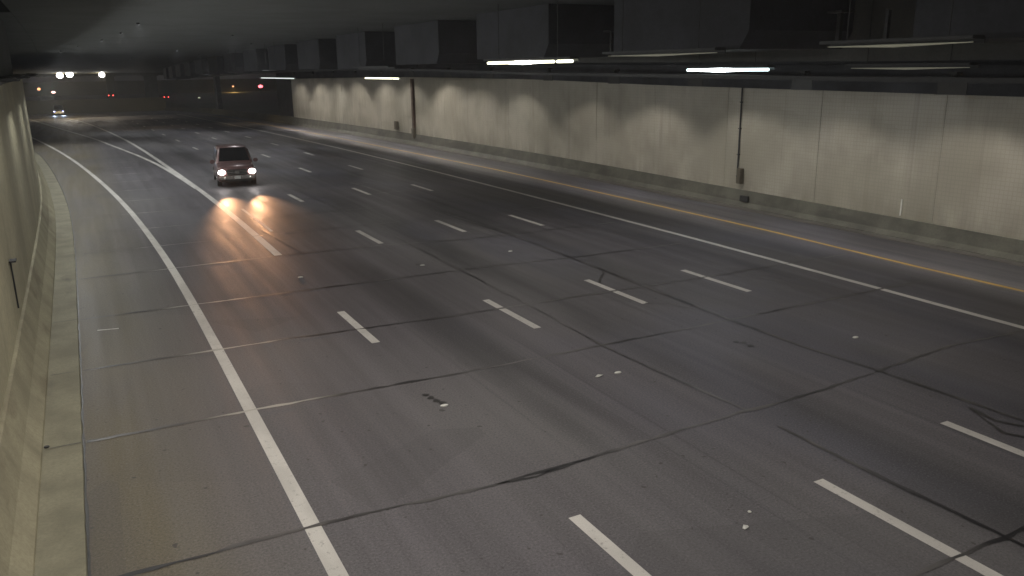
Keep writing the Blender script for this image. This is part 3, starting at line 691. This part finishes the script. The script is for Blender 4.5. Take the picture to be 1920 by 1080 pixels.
# cars seen from behind: their rear faces the camera, at the road level beyond the retaining wall
for px, py, lab in ((208, 179, 'distant dark car with paired red tail lights, left of the two side by side pairs'), (312, 182, 'distant dark car with the brightest red tail lights, right of the two pairs')):
    p = at(px, py, 326)
    c = make_car('car', lab, 'car', (p.x, 331, p.z - .72), 0, 'darkpaint', 'plate', 'tail', False, group='distant cars with red tail lights', suv=False)
    c.rotation_euler.z = math.pi
def street_lamp(px, py, Y, label, r=.5, m='flood', power=0, col=(1, .9, .75), base=None):
    p = at(px, py, Y); gz = -3.05
    t = thing('street_lamp', label, 'street lamp', (p.x, Y, gz), 0, 'lamps beyond the tunnel')
    hz = p.z - gz
    bm = bmesh.new(); cyl(bm, (0, 4.2, 0), (0, 4.2, hz + .3), .12, .07, 8); obj('pole', bm, MT['black'], t)
    bm = bmesh.new(); box(bm, (0, 2.1, hz + .28), (.12, 4.4, .1)); obj('arm', bm, MT['black'], t)
    bm = bmesh.new(); bmesh.ops.create_uvsphere(bm, u_segments=14, v_segments=10, radius=r, matrix=Matrix.Translation((0, 0, hz)) @ Matrix.Diagonal((1.05, .6, .85, 1))); obj('lamp_head', bm, MT[m], t, True)
    if power: area((0, -.2, hz - r - .1), 0, .6, .6, power, col, t)
def floodlight(px, py, label, r, power):
    p = at(px, py, 188); top = P(188, 0, 8.9).z - p.z
    t = thing('floodlight', label, 'floodlight', p, 0, 'floodlights at the far ceiling edge')
    bm = bmesh.new(); box(bm, (0, .2, r + .12), (1.1 * r, .5, .1), 0, .02); obj('hood', bm, MT['black'], t)
    bm = bmesh.new(); cyl(bm, (0, .3, r), (0, .3, max(top, r + .1) + .02), .05, None, 8); obj('bracket_arm', bm, MT['black'], t)
    bm = bmesh.new(); bmesh.ops.create_uvsphere(bm, u_segments=14, v_segments=10, radius=r, matrix=Matrix.Diagonal((1, .5, .9, 1))); obj('lamp_lens', bm, MT['flood'], t, True)
    area((0, 0, -r - .05), 0, .5, .5, power, (1, .8, .55), t)
    spot((0, .5, .1), ((112 - px) * .1, 80, -7), 16000, (1, .8, .42), math.radians(50), .6, .1, t)
floodlight(112, 141.5, 'white floodlight at the far end, left one of the close pair', .58, 350)
floodlight(130.5, 139.5, 'white floodlight at the far end, right one of the close pair', .62, 350)
floodlight(191, 140.0, 'single white floodlight at the far end, right of the close pair', .52, 300)
street_lamp(437, 162, 405, 'faint orange lamp far beyond the tunnel above the amber lamp', .4, 'amber', 1600, (1, .6, .16))
street_lamp(459, 185, 330, 'dim amber lamp beside the low red lamp near the wall end', .55, 'amber', 0)
street_lamp(373.5, 184, 330, 'faint pale lamp low between the far piers', .45, 'dimgreen', 300, (.9, .8, .4))
street_lamp(73, 167, 330, 'faint reddish lamp touching the end of the left wall', .5, 'amber', 0)
def signal(px, py, Y, label, m, r=.5):
    p = at(px, py, Y)
    t = thing('traffic_signal', label, 'traffic light', (p.x, Y, -3.0), 0, 'traffic lights beyond the tunnel')
    hz = p.z + 3.0
    bm = bmesh.new(); cyl(bm, (0, .4, 0), (0, .4, hz + .4), .1, .08, 8); obj('pole', bm, MT['metal'], t)
    bm = bmesh.new(); box(bm, (0, .2, hz - .45), (.9, .3, 2.1), 0, .04); obj('housing', bm, MT['black'], t)
    bm = bmesh.new(); bmesh.ops.create_uvsphere(bm, u_segments=12, v_segments=8, radius=r, matrix=Matrix.Translation((0, 0, hz)) @ Matrix.Diagonal((1.2, .5, .7, 1))); obj('lens', bm, MT[m], t, True)
signal(488.5, 162, 330, 'red signal light standing high just left of the tiled wall end', 'redsig', .75)
signal(482, 185.5, 330, 'pinkish light low just left of the tiled wall end', 'pinksig', .65)
signal(100, 173, 330, 'small pink light between the floodlights and the bluish headlights', 'pinksig', .5)

# ------------------------------------------------------------------ small things on the road
def stud(s, o, lab, r=.055, m='stud', name='pavement_marker', cat='road stud', sx=1.6):
    bm = bmesh.new(); bmesh.ops.create_uvsphere(bm, u_segments=12, v_segments=8, radius=r, matrix=Matrix.Translation(P(s, o, .01)) @ Matrix.Diagonal((sx, 1, .45, 1)))
    return tag(obj(name, bm, MT[m], None, True), lab, cat, 'small white road studs' if name == 'pavement_marker' else None)
stud(13.7, 9.74, 'white road stud with a pale scrap beside it, in the middle of the near road')
stud(13.92, 5.72, 'white road stud at the end of the dark glue patches')
stud(25.8, 5.76, 'white road stud just right of the end of the thick merge line')
stud(25.3, 9.79, 'white road stud on a dark patch beyond the first long dashes')
stud(25.7, 13.39, 'small faint road stud in line with the third row of dashes')
stud(12.8, 16.13, 'yellowish road stud in the lane next to the solid white line')
stud(8.0, 8.14, 'tiny white stone lying in the near lane left of the longest dash', .03, name='stone', cat='stone', sx=1)
for (s_, o_, lab, L_) in ((13.72, 9.27, 'pale paper scrap left of the white road stud', .11), (7.7, 7.78, 'thin pale scrap just below the tiny white stone', .06)):
    bm = bmesh.new(); vs = [bm.verts.new(P(s_ + a, o_ + b, .012 + c)) for a, b, c in ((0, -L_, 0), (.03, -.02, .03), (.02, L_, 0), (-.03, .03, .012), (-.04, -.05, 0))]; bm.faces.new(vs)
    r_ = bmesh.ops.extrude_face_region(bm, geom=bm.faces[:]); bmesh.ops.translate(bm, verts=[v for v in r_['geom'] if isinstance(v, bmesh.types.BMVert)], vec=(0, 0, .006))
    tag(obj('litter', bm, MT['stud']), lab, 'litter')

# ------------------------------------------------------------------ thin scattering volume added to lift the blacks and spread lamp glow
bm = bmesh.new(); box(bm, (0, 200, 0), (1900, 1300, 40))
hz_ = obj('haze', bm, MT['road'], kind='stuff')
hm = bpy.data.materials.new('added_haze'); hm.use_nodes = True; ht = hm.node_tree; ht.nodes.clear()
ho = ht.nodes.new('ShaderNodeOutputMaterial'); hv = ht.nodes.new('ShaderNodeVolumePrincipled')
hv.inputs['Color'].default_value = (.9, .9, .92, 1); hv.inputs['Density'].default_value = .0006; hv.inputs['Anisotropy'].default_value = .3
ht.links.new(hv.outputs[0], ho.inputs['Volume']); hz_.data.materials[0] = hm
